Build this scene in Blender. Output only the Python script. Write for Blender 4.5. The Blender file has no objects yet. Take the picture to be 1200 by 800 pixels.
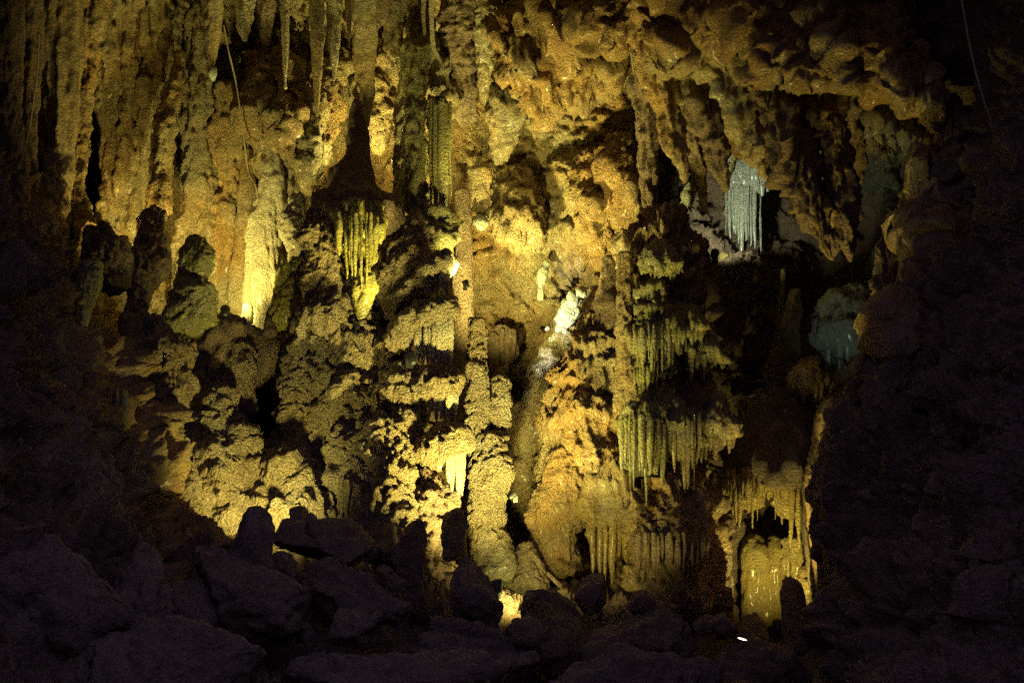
import bpy, math, random
import numpy as np
from mathutils import Vector

# ------------------------------------------------------------------ camera, world, exposure
scene = bpy.context.scene
K = 0.0006            # metres per photo pixel per metre of distance (50 mm lens on 36 mm)
EYE = 1.6             # eye height
cam_data = bpy.data.cameras.new('camera'); cam_data.lens = 50; cam_data.sensor_width = 36
cam_data.clip_start = 0.05; cam_data.clip_end = 300
cam = bpy.data.objects.new('camera', cam_data); scene.collection.objects.link(cam)
cam.location = (0, 0, EYE); cam.rotation_euler = (math.radians(90), 0, 0)
scene.camera = cam
world = bpy.data.worlds.new('World'); scene.world = world; world.use_nodes = True
wbg = world.node_tree.nodes['Background']
wbg.inputs[0].default_value = (0.52, 0.45, 1.0, 1); wbg.inputs[1].default_value = 0.23   # added violet fill, let in through the roof left open overhead
world.cycles.sampling_method = 'NONE'
vs = scene.view_settings
vs.view_transform = 'Standard'; vs.look = 'None'; vs.exposure = 0.5; vs.gamma = 1.0; vs.use_curve_mapping = False
scene.cycles.max_bounces = 4; scene.cycles.diffuse_bounces = 4; scene.cycles.glossy_bounces = 1
scene.cycles.use_denoising = False          # the photograph is a grainy high ISO exposure
scene.cycles.sample_clamp_indirect = 0.6

YEL = (1.0, 0.89, 0.23); WARM = (1.0, 0.76, 0.15); COOL = (0.72, 1.0, 0.80)

# ------------------------------------------------------------------ helpers
rng = np.random.default_rng(7); random.seed(7)
COL = scene.collection

def P(px, py, D):
    px = np.asarray(px, float); py = np.asarray(py, float); D = np.asarray(D, float)
    return np.stack([(px - 600) * K * D, D + 0 * px, EYE + (400 - py) * K * D], -1)

_perm = rng.permutation(256).astype(np.int32); _perm = np.concatenate([_perm, _perm, _perm])
_g = rng.normal(size=(256, 3)).astype(np.float32); _g /= np.linalg.norm(_g, axis=1)[:, None]
_j = rng.random((256, 3)).astype(np.float32)

def perlin(p):
    sh = p.shape[:-1]; p = p.reshape(-1, 3).astype(np.float32)
    i = np.floor(p).astype(np.int32); f = p - i; i &= 255
    u = f * f * f * (f * (f * 6 - 15) + 10)
    out = 0
    for dx in (0, 1):
        wx = u[:, 0] if dx else 1 - u[:, 0]; ax = _perm[(i[:, 0] + dx) & 255]
        for dy in (0, 1):
            wy = u[:, 1] if dy else 1 - u[:, 1]; ay = _perm[ax + ((i[:, 1] + dy) & 255)]
            for dz in (0, 1):
                wz = u[:, 2] if dz else 1 - u[:, 2]; h = _perm[ay + ((i[:, 2] + dz) & 255)]
                gr = _g[h]
                d = gr[:, 0] * (f[:, 0] - dx) + gr[:, 1] * (f[:, 1] - dy) + gr[:, 2] * (f[:, 2] - dz)
                out = out + wx * wy * wz * d
    return (out * 1.6).reshape(sh)

def fbm(p, o=4, gain=.5):
    s = 0; a = 1
    for k in range(o):
        s = s + a * perlin(p * (2.03 ** k) + 17.3 * k); a *= gain
    return s

def billow(p, o=3, gain=.5):
    s = 0; a = 1
    for k in range(o):
        s = s + a * (np.abs(perlin(p * (2.1 ** k) + 31.7 * k)) * 2 - .55); a *= gain
    return s

def worley(p):
    """rounded bumps: 1 at a cell's point, 0 on the crease"""
    sh = p.shape[:-1]; p = p.reshape(-1, 3).astype(np.float32)
    b = np.floor(p - .5).astype(np.int32); best = np.full(len(p), 9., np.float32)
    for dx in (0, 1):
        for dy in (0, 1):
            for dz in (0, 1):
                c = b + np.array([dx, dy, dz], np.int32); m = c & 255
                h = _perm[_perm[_perm[m[:, 0]] + m[:, 1]] + m[:, 2]]
                q = c + .18 + .64 * _j[h] - p
                best = np.minimum(best, (q * q).sum(1))
    return np.clip(1 - best * 1.35, -.4, 1).reshape(sh)

def ridge(p):
    return np.clip(1 - np.abs(perlin(p)) * 2.6, 0, 1) ** 2

def warp(p, f, a):
    return p + a * np.stack([perlin(p * f), perlin(p * f + 51.1), perlin(p * f + 97.7)], -1)

AX = lambda a, b, c: np.array([a, b, c], np.float32)
def disp(style, p, s=1.0):
    """displacement in metres for world points p: (broad forms, fine relief)"""
    sf = s ** .5
    if style == 'popcorn':
        q = warp(p, 3., .10)
        tier = q[..., 2] * 2.4 + .8 * perlin(p * 1.6); tier = tier - np.floor(tier)          # tiers: bulge out, then undercut
        tier = np.where(tier < .22, tier / .22, (1 - tier) / .78)
        k1 = np.clip((worley(q * AX(12, 12, 12)) - .1) / .55, 0, 1); k2 = np.clip((worley(p * 27. + 3) - .15) / .5, 0, 1)
        return (s * (.10 * billow(q * AX(1.9, 1.9, 1.5), 2) + .050 * tier + .070 * billow(q * AX(6, 6, 1.4), 2) + .045 * worley(q * AX(6.5, 6.5, 5.5)) - .05),
                sf * (.028 * k1 + .030 * k2 * (.5 + .5 * k1) + .016 * perlin(p * 38) - .025))
    if style == 'bulb':
        q = warp(p, 1.7, .18)
        cr = np.exp(-np.abs(perlin(q * AX(2.6, 2.6, 2.0) + 9.1)) * 16) + .6 * np.exp(-np.abs(perlin(q * 5.6 + 3.3)) * 14)
        return (s * (.18 * billow(q * AX(1.6, 1.6, 1.2), 3) + .09 * worley(q * AX(4.2, 4.2, 3.2)) + .055 * worley(q * AX(9, 9, 8)) - .075 * cr),
                sf * (.040 * billow(q * AX(17, 17, 11), 2) + .020 * worley(q * 24) + .014 * perlin(p * 40)))
    if style == 'flute':
        q = warp(p, 1.4, .10)
        v = q * AX(1, 1, .13)
        cr = np.exp(-np.abs(perlin(q * AX(5, 5, 1.0) + 5.1)) * 12)
        return (s * (.075 * billow(v * 5., 2) + .040 * billow(v * 13., 2) + .060 * ridge(v * 7. + 2) + .040 * ridge(v * 15. + 6) + .020 * worley(q * AX(8, 8, 3.2)) - .05 * cr - .03),
                sf * (.026 * worley(q * AX(19, 19, 9)) + .022 * fbm(p * AX(16, 16, 8), 3) + .012 * billow(p * AX(34, 34, 20), 1)))
    if style == 'cascade':
        q = warp(p, 2.2, .10); v = q * AX(1, 1, .10)
        tier = q[..., 2] * 2.1 + .9 * perlin(p * AX(1.5, 1.5, .8)); tier = tier - np.floor(tier)
        tier = np.where(tier < .16, tier / .16, (1 - tier) / .84)
        return (s * (.10 * billow(q * AX(1.9, 1.9, 1.2), 2) + .085 * tier + .075 * ridge(v * 6.) + .055 * ridge(v * 14. + 4) - .08),
                sf * (.030 * ridge(v * AX(27, 27, 40)) + .020 * worley(p * AX(24, 24, 12)) + .016 * perlin(p * 36) - .015))
    if style == 'drape':
        v = p * AX(1, 1, .06)
        return (s * (.05 * billow(v * 6., 1) + .035 * billow(v * 15., 2)), sf * (.016 * worley(p * AX(16, 16, 6)) + .016 * fbm(p * AX(18, 18, 10), 3)))
    if style == 'drip':
        v = p * AX(1, 1, .2)
        return (s * (.024 * billow(v * 16., 2) + .014 * perlin(p * AX(9, 9, 9))), sf * (.012 * perlin(p * 30) + .006 * perlin(p * 50)))
    if style == 'smooth':
        return (s * (.09 * fbm(p * 1.7, 3) + .03 * billow(p * AX(7, 7, 2.5), 2)), sf * (.022 * fbm(p * AX(9, 9, 5), 4) + .014 * worley(p * 20)))
    if style == 'rock':
        q = warp(p, 1.0, .3)
        cr = np.exp(-np.abs(perlin(q * 1.5 + 4.4)) * 22)
        return (s * (.13 * fbm(q * 1.0, 2) + .05 * np.abs(perlin(q * 2.1 + 7)) + .035 * billow(q * 5, 2) - .05 * cr), sf * (.012 * worley(q * 11) + .022 * fbm(p * AX(13, 13, 17), 4)))
    if style == 'shell':
        q = warp(p, 1.1, .25)
        cr = np.exp(-np.abs(perlin(q * 2.2 + 8.4)) * 14)
        return (s * (.25 * fbm(q * .8, 3) + .16 * billow(q * 1.9, 3) + .07 * worley(q * 4.2) - .07 * cr), sf * (.035 * worley(q * 10) + .04 * billow(q * AX(12, 12, 9), 2) + .018 * perlin(p * 34)))
    raise KeyError(style)

def mesh_from_grid(V, wrap, cap_end=None, cap_start=None):
    """V: (rows, cols, 3). wrap closes columns. returns verts, quads, tris"""
    R, C = V.shape[:2]; v = V.reshape(-1, 3)
    idx = np.arange(R * C).reshape(R, C)
    if wrap: idx = np.concatenate([idx, idx[:, :1]], 1)
    q = np.stack([idx[:-1, :-1], idx[:-1, 1:], idx[1:, 1:], idx[1:, :-1]], -1).reshape(-1, 4)
    tris = []
    n = len(v); extra = []
    if cap_start is not None:
        extra.append(cap_start); a = idx[0]; tris.append(np.stack([np.full(len(a) - 1, n), a[1:], a[:-1]], -1)); n += 1
    if cap_end is not None:
        extra.append(cap_end); a = idx[-1]; tris.append(np.stack([np.full(len(a) - 1, n), a[:-1], a[1:]], -1)); n += 1
    if extra: v = np.concatenate([v, np.array(extra)])
    t = np.concatenate(tris) if tris else np.zeros((0, 3), int)
    return v, q, t

def make_mesh(name, v, q, t, origin, smooth=True):
    me = bpy.data.meshes.new(name)
    v = (v - np.asarray(origin)).astype(np.float32)
    nl = 4 * len(q) + 3 * len(t)
    me.vertices.add(len(v)); me.vertices.foreach_set('co', v.ravel())
    me.loops.add(nl); me.loops.foreach_set('vertex_index', np.concatenate([q.ravel(), t.ravel()]).astype(np.int32))
    me.polygons.add(len(q) + len(t))
    ls = np.concatenate([np.arange(len(q)) * 4, 4 * len(q) + np.arange(len(t)) * 3]).astype(np.int32)
    me.polygons.foreach_set('loop_start', ls)
    me.update(calc_edges=True)
    me.polygons.foreach_set('use_smooth', np.ones(len(me.polygons), bool) if smooth else np.zeros(len(me.polygons), bool))
    return me

def normals(V, wrap):
    if wrap:
        dt = np.roll(V, -1, 1) - np.roll(V, 1, 1)
    else:
        dt = np.gradient(V, axis=1)
    ds = np.gradient(V, axis=0)
    n = np.cross(dt, ds); L = np.linalg.norm(n, axis=-1, keepdims=True)
    return n / np.maximum(L, 1e-9)

def catmull(pts, n):
    pts = np.asarray(pts, float); m = len(pts)
    if m == 2:
        t = np.linspace(0, 1, n)[:, None]; return pts[0] * (1 - t) + pts[1] * t
    ext = np.concatenate([[2 * pts[0] - pts[1]], pts, [2 * pts[-1] - pts[-2]]])
    seg = np.linalg.norm(np.diff(pts[:, :2], axis=0), axis=1) + 1e-6
    cum = np.concatenate([[0], np.cumsum(seg)]); s = np.linspace(0, cum[-1], n)
    k = np.clip(np.searchsorted(cum, s, side='right') - 1, 0, m - 2)
    t = ((s - cum[k]) / seg[k])[:, None]
    p0, p1, p2, p3 = ext[k], ext[k + 1], ext[k + 2], ext[k + 3]
    # tamed tangents so radii do not overshoot
    m1 = (p2 - p0) * .42; m2 = (p3 - p1) * .42
    return ((2 * t**3 - 3 * t**2 + 1) * p1 + (t**3 - 2 * t**2 + t) * m1 + (-2 * t**3 + 3 * t**2) * p2 + (t**3 - t**2) * m2)

TRI = [0]
def tube_mesh(name, pts, style, origin, amp=1.0, ry=.8, res=2.3, ends='rr', seed=None, extra=None):
    """pts: (photo x, photo y, distance, half width) along the spine; ends: r round, f flat, o open/pointed"""
    pts = [tuple(p) for p in pts]
    a = np.array(pts, float)
    Lpx = np.linalg.norm(np.diff(a[:, :2], axis=0), axis=1).sum()
    if style == 'popcorn' and res == 2.3: res = 1.9
    n = int(max(6, Lpx / res))
    c = catmull(pts, n); c[:, 3] = np.maximum(c[:, 3], .6)
    C = P(c[:, 0], c[:, 1], c[:, 2]); r = c[:, 3] * K * c[:, 2]
    T = np.gradient(C, axis=0); T /= np.linalg.norm(T, axis=1)[:, None]
    A = np.cross(T, [0, 1, 0]); A /= np.linalg.norm(A, axis=1)[:, None] + 1e-9
    B = np.cross(A, T)
    rows = []
    def cap(i, sgn, kind):
        if kind == 'o': return []
        m = max(2, min(10, int(c[i, 3] / res * .7)))
        h = r[i] * (.55 if kind == 'r' else .06)
        out = []
        for k in range(1, m + 1):
            s = k / (m + .35)
            out.append((C[i] + sgn * T[i] * h * math.sin(s * math.pi / 2), r[i] * math.cos(s * math.pi / 2) ** (.9 if kind == 'r' else .6), A[i], B[i]))
        return out
    rows += cap(0, -1, ends[0])[::-1]
    rows += [(C[i], r[i], A[i], B[i]) for i in range(n)]
    rows += cap(n - 1, 1, ends[1])
    rm = float(np.max(c[:, 3]))
    nf = int(max(7, math.pi * rm * .95 / res)); nb = max(5, nf // 3)
    th = np.concatenate([np.linspace(math.pi, 2 * math.pi, nf, endpoint=False), np.linspace(0, math.pi, nb, endpoint=False)])
    CC = np.array([q[0] for q in rows]); rr = np.array([q[1] for q in rows]); AA = np.array([q[2] for q in rows]); BB = np.array([q[3] for q in rows])
    V = CC[:, None] + rr[:, None, None] * (np.cos(th)[None, :, None] * AA[:, None] + ry * np.sin(th)[None, :, None] * BB[:, None])
    sd = rng.random(3) * 40 if seed is None else np.array(seed)
    wf = {'popcorn': .5, 'bulb': 1.3, 'rock': .9, 'shell': 1.2, 'flute': .8, 'cascade': .7, 'smooth': .6, 'drape': .35, 'drip': .3}[style] * min(1., amp + .3)
    wl = np.clip(rr / .24, .1, 1.0)[:, None, None] * wf
    for fq, am in ((1.5, .16), (3.4, .085), (7.5, .035)):       # bend the round outline
        W = V * fq + sd
        V = V + wl * am * np.stack([perlin(W), .6 * perlin(W + 51.1), perlin(W + 97.7)], -1)
    if style == 'rock':                                          # broken flat faces
        cen = V.reshape(-1, 3).mean(0)
        for _ in range(16):
            nn = rng.normal(size=3); nn[1] = -abs(nn[1]) - .15; nn[2] += .35; nn /= np.linalg.norm(nn)
            h = (V - cen) @ nn; lim_h = np.quantile(h, rng.uniform(.74, .92))
            V = V - (np.clip(h - lim_h, 0, None) * .92)[..., None] * nn
    CC = V.mean(1)
    N = normals(V, True)
    if np.mean(((V - CC[:, None]) * N).sum(-1)) < 0: N = -N; flip = True
    else: flip = False
    lim = np.clip(rr / .22, .12, 1.0)[:, None]
    dl, df = disp(style, V + sd, amp)
    d = dl * lim + df * np.clip(rr / .075, .12, 1.0)[:, None]
    if extra is not None: d = d + extra(V, rr)
    V = V + N * d[..., None]
    cs = V[0].mean(0) if ends[0] != 'x' else None; ce = V[-1].mean(0)
    v, q, t = mesh_from_grid(V, True, ce, cs)
    if not flip: pass
    else: q = q[:, ::-1]; t = t[:, ::-1]
    TRI[0] += 2 * len(q) + len(t)
    return make_mesh(name, v, q, t, origin)

M = {}
def link(name, me, mat, parent=None, loc=None):
    o = bpy.data.objects.new(name, me); COL.objects.link(o)
    if mat: 
        if not me.materials: me.materials.append(M[mat])
    if parent: o.parent = parent
    elif loc is not None: o.location = Vector(loc)
    return o

def tag(o, label, cat, group=None):
    o['label'] = label; o['category'] = cat; o['kind'] = 'thing'
    if group: o['group'] = group
    return o

def thing(name, label, cat, loc, group=None):
    o = bpy.data.objects.new(name, None); COL.objects.link(o); o.empty_display_size = .1
    o.location = Vector(loc); return tag(o, label, cat, group)

def base(pts):
    a = max(pts, key=lambda p: p[1]); return P(a[0], a[1], a[2])

def form(name, label, cat, pts, style, mat, group=None, **kw):
    """one formation, one closed mesh"""
    b = base(pts)
    return tag(link(name, tube_mesh(name, pts, style, b, **kw), mat, None, b), label, cat, group)

def part(name, pts, style, mat, parent, origin=None, **kw):
    return link(name, tube_mesh(name, pts, style, np.array(parent.location if origin is None else origin), **kw), mat, parent)

def stalactite_pts(px, y0, y1, r, D, lean=0, blunt=.12, bulge=0.):
    L = y1 - y0; out = []
    for t, f in ((0, 1.15), (.2, 1.0), (.45, .86 + bulge), (.7, .62 + bulge), (.88, .38), (.97, .2), (1, blunt)):
        out.append((px + lean * t + random.uniform(-.06, .06) * r, y0 + L * t, D, max(r * f, .8)))
    return out

def stal(label, px, y0, y1, r, D, lean=0, mat='tan', group='stalactites hanging along the top edge', style='drape', **kw):
    return form('stalactite', label, 'stalactite', stalactite_pts(px, y0, y1, r, D, lean, kw.pop('blunt', .12), kw.pop('bulge', 0)), style, mat, group,
                ends='rr', res=2.0, **kw)

def curtain(label, px0, px1, top, bots, D, mat, group=None, bulge=.12, rr=1.0, name='flowstone_curtain', body=True, rib_style='drip', bodymat=None, dense=1):
    """fused row of hanging ribs; bots = list of bottom heights, one per rib"""
    if dense > 1:
        xs = np.linspace(0, len(bots) - 1, int(len(bots) * dense)); bots = list(np.interp(xs, range(len(bots)), bots))
    n = len(bots); w = (px1 - px0)
    loc = P((px0 + px1) / 2, max(bots), D)
    t = thing(name, label, 'curtain', loc, group)
    tops = top if isinstance(top, (list, tuple)) else [top, top]
    if body:
        yb = np.array(bots).mean() * .62 + .38 * np.mean(tops)
        part('backing', [((px0 + px1) / 2, min(tops) - 4, D + .08, w * .46), ((px0 + px1) / 2, (min(tops) + yb) / 2, D + .08, w * .5), ((px0 + px1) / 2, yb, D + .08, w * .40)],
             'cascade', bodymat or mat, t, ry=.3, amp=.7, res=2.0)
    for i, yb in enumerate(bots):
        u = (i + .5) / n; x = px0 + w * u + random.uniform(-.28, .28) * w / n; yb = yb + random.uniform(-.20 * dense ** 1.6, .12) * (yb - np.mean(tops))
        ty = tops[0] * (1 - u) + tops[1] * u + random.uniform(-7, 4)
        r = w / n * (.62 + .2 * (dense > 1)) * rr * random.uniform(.45, 1.5); d = D - bulge * math.sin(u * math.pi) + random.uniform(-.02, .02)
        L = yb - ty
        part('rib', [(x, ty, d + .05, r), (x + random.uniform(-1, 1), ty + L * .35, d, r * 1.02), (x, ty + L * .7, d, r * .8), (x + random.uniform(-1, 1), ty + L * .93, d, r * .45), (x, yb, d, r * .18)],
             rib_style, mat, t, res=2.2, ry=.9)
    return t

def terrace(label, cx, top, lip, w, D, drips, dl, mat, group=None, style='popcorn', neck=.35, depth=.75, name='flowstone_terrace', slope=0, dripmat=None, tall=.35, amp=.7):
    """bracket of flowstone with a fringe of drips along its lip"""
    loc = P(cx, lip, D); t = thing(name, label, 'flowstone', loc, group)
    H = lip - top
    body = part('body', [(cx, top, D + .1, w * neck), (cx, top + H * .35, D + .02, w * .72), (cx, top + H * .8, D, w), (cx, lip, D, w * .97), (cx, lip + H * tall, D + .12, w * .55)], style, mat, t, ry=depth, amp=amp)
    for i in range(drips):
        th = math.pi * (1.04 + .92 * (i + random.uniform(.2, .8)) / drips)
        rx = w * .93; d = D + depth * w * .93 * K * D * math.sin(th); x = cx + rx * math.cos(th)
        y = lip - H * .12 + slope * (x - cx); L = dl * random.uniform(.3, 1.5); r = max(1.8, min(4.5, w * 1.9 / drips)) * random.uniform(.75, 1.2)
        part('drip', [(x, y, d + .03, r * 1.3), (x + random.uniform(-1, 1), y + L * .4, d, r), (x, y + L * .8, d, r * .6), (x, y + L, d, r * .25)], 'drip', dripmat or mat, body, origin=t.location, res=2.4, ry=.9)
    return t

def wing(label, spine, bots, D_rib, mat, ribmat, u0=.5, group=None, r=4.5):
    """slanting shelf whose outer end carries a hanging fringe of fused ribs"""
    xe, ye, De = spine[-1][:3]; loc = P(xe, max(bots), De); t = thing('flowstone_shelf', label, 'flowstone', loc, group)
    body = part('body', spine, 'popcorn', mat, t, ry=1.2, amp=.6)
    a = np.array(spine, float); n = len(bots)
    for i, yb in enumerate(bots):
        u = u0 + (1 - u0) * (i + .5) / n; f = u * (len(a) - 1); k = min(int(f), len(a) - 2); w = f - k
        x, y, d, rr = a[k] * (1 - w) + a[k + 1] * w
        x += random.uniform(-1, 1); d = d - .6 * rr * K * d + random.uniform(-.03, .03); yb += random.uniform(-5, 4); q = r * random.uniform(.7, 1.3); L = yb - y
        part('rib', [(x, y, d + .06, q * 1.1), (x + random.uniform(-1, 1), y + L * .35, d, q * 1.05), (x, y + L * .7, d, q * .85), (x + random.uniform(-1, 1), y + L * .93, d, q * .5), (x, yb, d, q * .2)], 'drip', ribmat, body, origin=t.location, res=2.0, amp=.8)
    return t

# ------------------------------------------------------------------ materials
def stone(name, c1, c2, stain, pop=.5, rough=.62, stain_amt=.5, wet=.0, grit=1.0, algae=None):
    m = bpy.data.materials.new(name); m.use_nodes = True; nt = m.node_tree; N = nt.nodes; L = nt.links
    bs = N['Principled BSDF']
    geo = N.new('ShaderNodeNewGeometry')
    def noise(scale, detail, vec=None, rough_=.55, dist=0.):
        n = N.new('ShaderNodeTexNoise'); n.inputs['Scale'].default_value = scale; n.inputs['Detail'].default_value = detail
        n.inputs['Roughness'].default_value = rough_; n.inputs['Distortion'].default_value = dist
        L.new(vec or geo.outputs['Position'], n.inputs['Vector']); return n.outputs['Fac']
    def ramp(src, a, b):
        r = N.new('ShaderNodeMapRange'); r.inputs[1].default_value = a; r.inputs[2].default_value = b; L.new(src, r.inputs[0]); return r.outputs[0]
    def mix(f, a, b, mode='MIX'):
        x = N.new('ShaderNodeMix'); x.data_type = 'RGBA'; x.blend_type = mode
        if isinstance(f, float): x.inputs[0].default_value = f
        else: L.new(f, x.inputs[0])
        for s, i in ((a, 6), (b, 7)):
            if isinstance(s, tuple): x.inputs[i].default_value = (*s, 1)
            else: L.new(s, x.inputs[i])
        return x.outputs[2]
    mp = N.new('ShaderNodeMapping'); mp.inputs['Scale'].default_value = (7, 7, .9); L.new(geo.outputs['Position'], mp.inputs['Vector'])
    col = mix(ramp(noise(1.6, 4), .38, .64), c1, c2)
    st = N.new('ShaderNodeMath'); st.operation = 'MULTIPLY'; st.inputs[1].default_value = stain_amt
    L.new(ramp(noise(1.0, 3, mp.outputs[0]), .5, .68), st.inputs[0]); col = mix(st.outputs[0], col, stain)
    sp = N.new('ShaderNodeMath'); sp.operation = 'MULTIPLY'; sp.inputs[1].default_value = .6
    L.new(ramp(noise(11, 4, rough_=.75), .46, .66), sp.inputs[0]); col = mix(sp.outputs[0], col, stain)
    pa = N.new('ShaderNodeMath'); pa.operation = 'MULTIPLY'; pa.inputs[1].default_value = .5
    n24 = noise(42, 3, rough_=.75); L.new(ramp(n24, .50, .66), pa.inputs[0]); col = mix(pa.outputs[0], col, tuple(min(.8, x * 1.55 + .03) for x in c2))
    if algae:
        al = N.new('ShaderNodeMath'); al.operation = 'MULTIPLY'; al.inputs[1].default_value = algae
        L.new(ramp(noise(2.4, 3), .45, .6), al.inputs[0]); col = mix(al.outputs[0], col, (.38, .33, .05))
    L.new(col, bs.inputs['Base Color'])
    rr = N.new('ShaderNodeMapRange'); rr.inputs[3].default_value = rough - .14; rr.inputs[4].default_value = rough + .2
    L.new(n24, rr.inputs[0]); L.new(rr.outputs[0], bs.inputs['Roughness'])
    bs.inputs['Specular IOR Level'].default_value = .35 + wet * .4
    if wet: bs.inputs['Coat Weight'].default_value = wet; bs.inputs['Coat Roughness'].default_value = .22
    # fine relief: grit plus small popcorn knobs in one height
    vo = N.new('ShaderNodeTexVoronoi'); vo.feature = 'F1'; vo.inputs['Scale'].default_value = 52
    L.new(geo.outputs['Position'], vo.inputs['Vector'])
    h1 = N.new('ShaderNodeMath'); h1.operation = 'MULTIPLY'; h1.inputs[1].default_value = -pop; L.new(vo.outputs['Distance'], h1.inputs[0])
    h2 = N.new('ShaderNodeMath'); h2.operation = 'MULTIPLY_ADD'; h2.inputs[1].default_value = grit; L.new(noise(34, 4, rough_=.85), h2.inputs[0]); L.new(h1.outputs[0], h2.inputs[2])
    b1 = N.new('ShaderNodeBump'); b1.inputs['Strength'].default_value = 1.0; b1.inputs['Distance'].default_value = .075
    L.new(h2.outputs[0], b1.inputs['Height']); L.new(b1.outputs[0], bs.inputs['Normal'])
    M[name] = m

stone('ochre', (.50, .28, .09), (.44, .35, .20), (.15, .085, .04), pop=.35, stain_amt=.55, wet=.15)
stone('tan', (.50, .34, .15), (.42, .36, .24), (.14, .09, .05), pop=.3, stain_amt=.6, wet=.25)
stone('popcorn_grey', (.48, .34, .17), (.42, .34, .23), (.11, .075, .045), pop=.9, stain_amt=.35, grit=1.6)
stone('pale', (.62, .54, .38), (.55, .44, .28), (.34, .24, .12), pop=.3, stain_amt=.35, wet=.35)
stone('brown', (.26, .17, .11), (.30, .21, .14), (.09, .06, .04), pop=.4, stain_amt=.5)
stone('dark_rock', (.33, .23, .16), (.37, .27, .20), (.13, .09, .07), pop=.25, stain_amt=.3, rough=.7)
stone('mossy', (.42, .37, .18), (.36, .32, .18), (.14, .11, .05), pop=.45, stain_amt=.4, algae=.45, wet=.25)
stone('yellow_moss', (.52, .43, .07), (.46, .40, .12), (.20, .15, .04), pop=.35, stain_amt=.4, wet=.35)
stone('orange', (.54, .36, .09), (.50, .37, .14), (.22, .12, .04), pop=.3, stain_amt=.4, wet=.4)
stone('calcite_and_glint', (.60, .60, .50), (.52, .54, .44), (.25, .27, .20), pop=.3, stain_amt=.3, wet=.6)  # pale stone; also colours the crusts that stand for light and glints

def plain(name, col, rough=.5, metal=0., emit=None, es=0.):
    m = bpy.data.materials.new(name); m.use_nodes = True; nt = m.node_tree; b = nt.nodes['Principled BSDF']
    nz = nt.nodes.new('ShaderNodeTexNoise'); nz.inputs['Scale'].default_value = 40; rp = nt.nodes.new('ShaderNodeMix'); rp.data_type = 'RGBA'
    nt.links.new(nz.outputs['Fac'], rp.inputs[0]); rp.inputs[6].default_value = (*[c * .7 for c in col], 1); rp.inputs[7].default_value = (*[min(1, c * 1.3) for c in col], 1)
    nt.links.new(rp.outputs[2], b.inputs['Base Color'])
    b.inputs['Roughness'].default_value = rough; b.inputs['Metallic'].default_value = metal
    if emit: m.cycles.emission_sampling = 'NONE'
    if emit: b.inputs['Emission Color'].default_value = (*emit, 1); b.inputs['Emission Strength'].default_value = es
    M[name] = m
plain('lamp_metal', (.05, .05, .05), .5, .6)
plain('lens_warm', (.8, .8, .7), .2, 0, (1, .9, .6), 4)
plain('lens_cool', (.8, .8, .8), .2, 0, (.8, 1, .9), 3)
plain('root_bark', (.34, .27, .17), .8)

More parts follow.
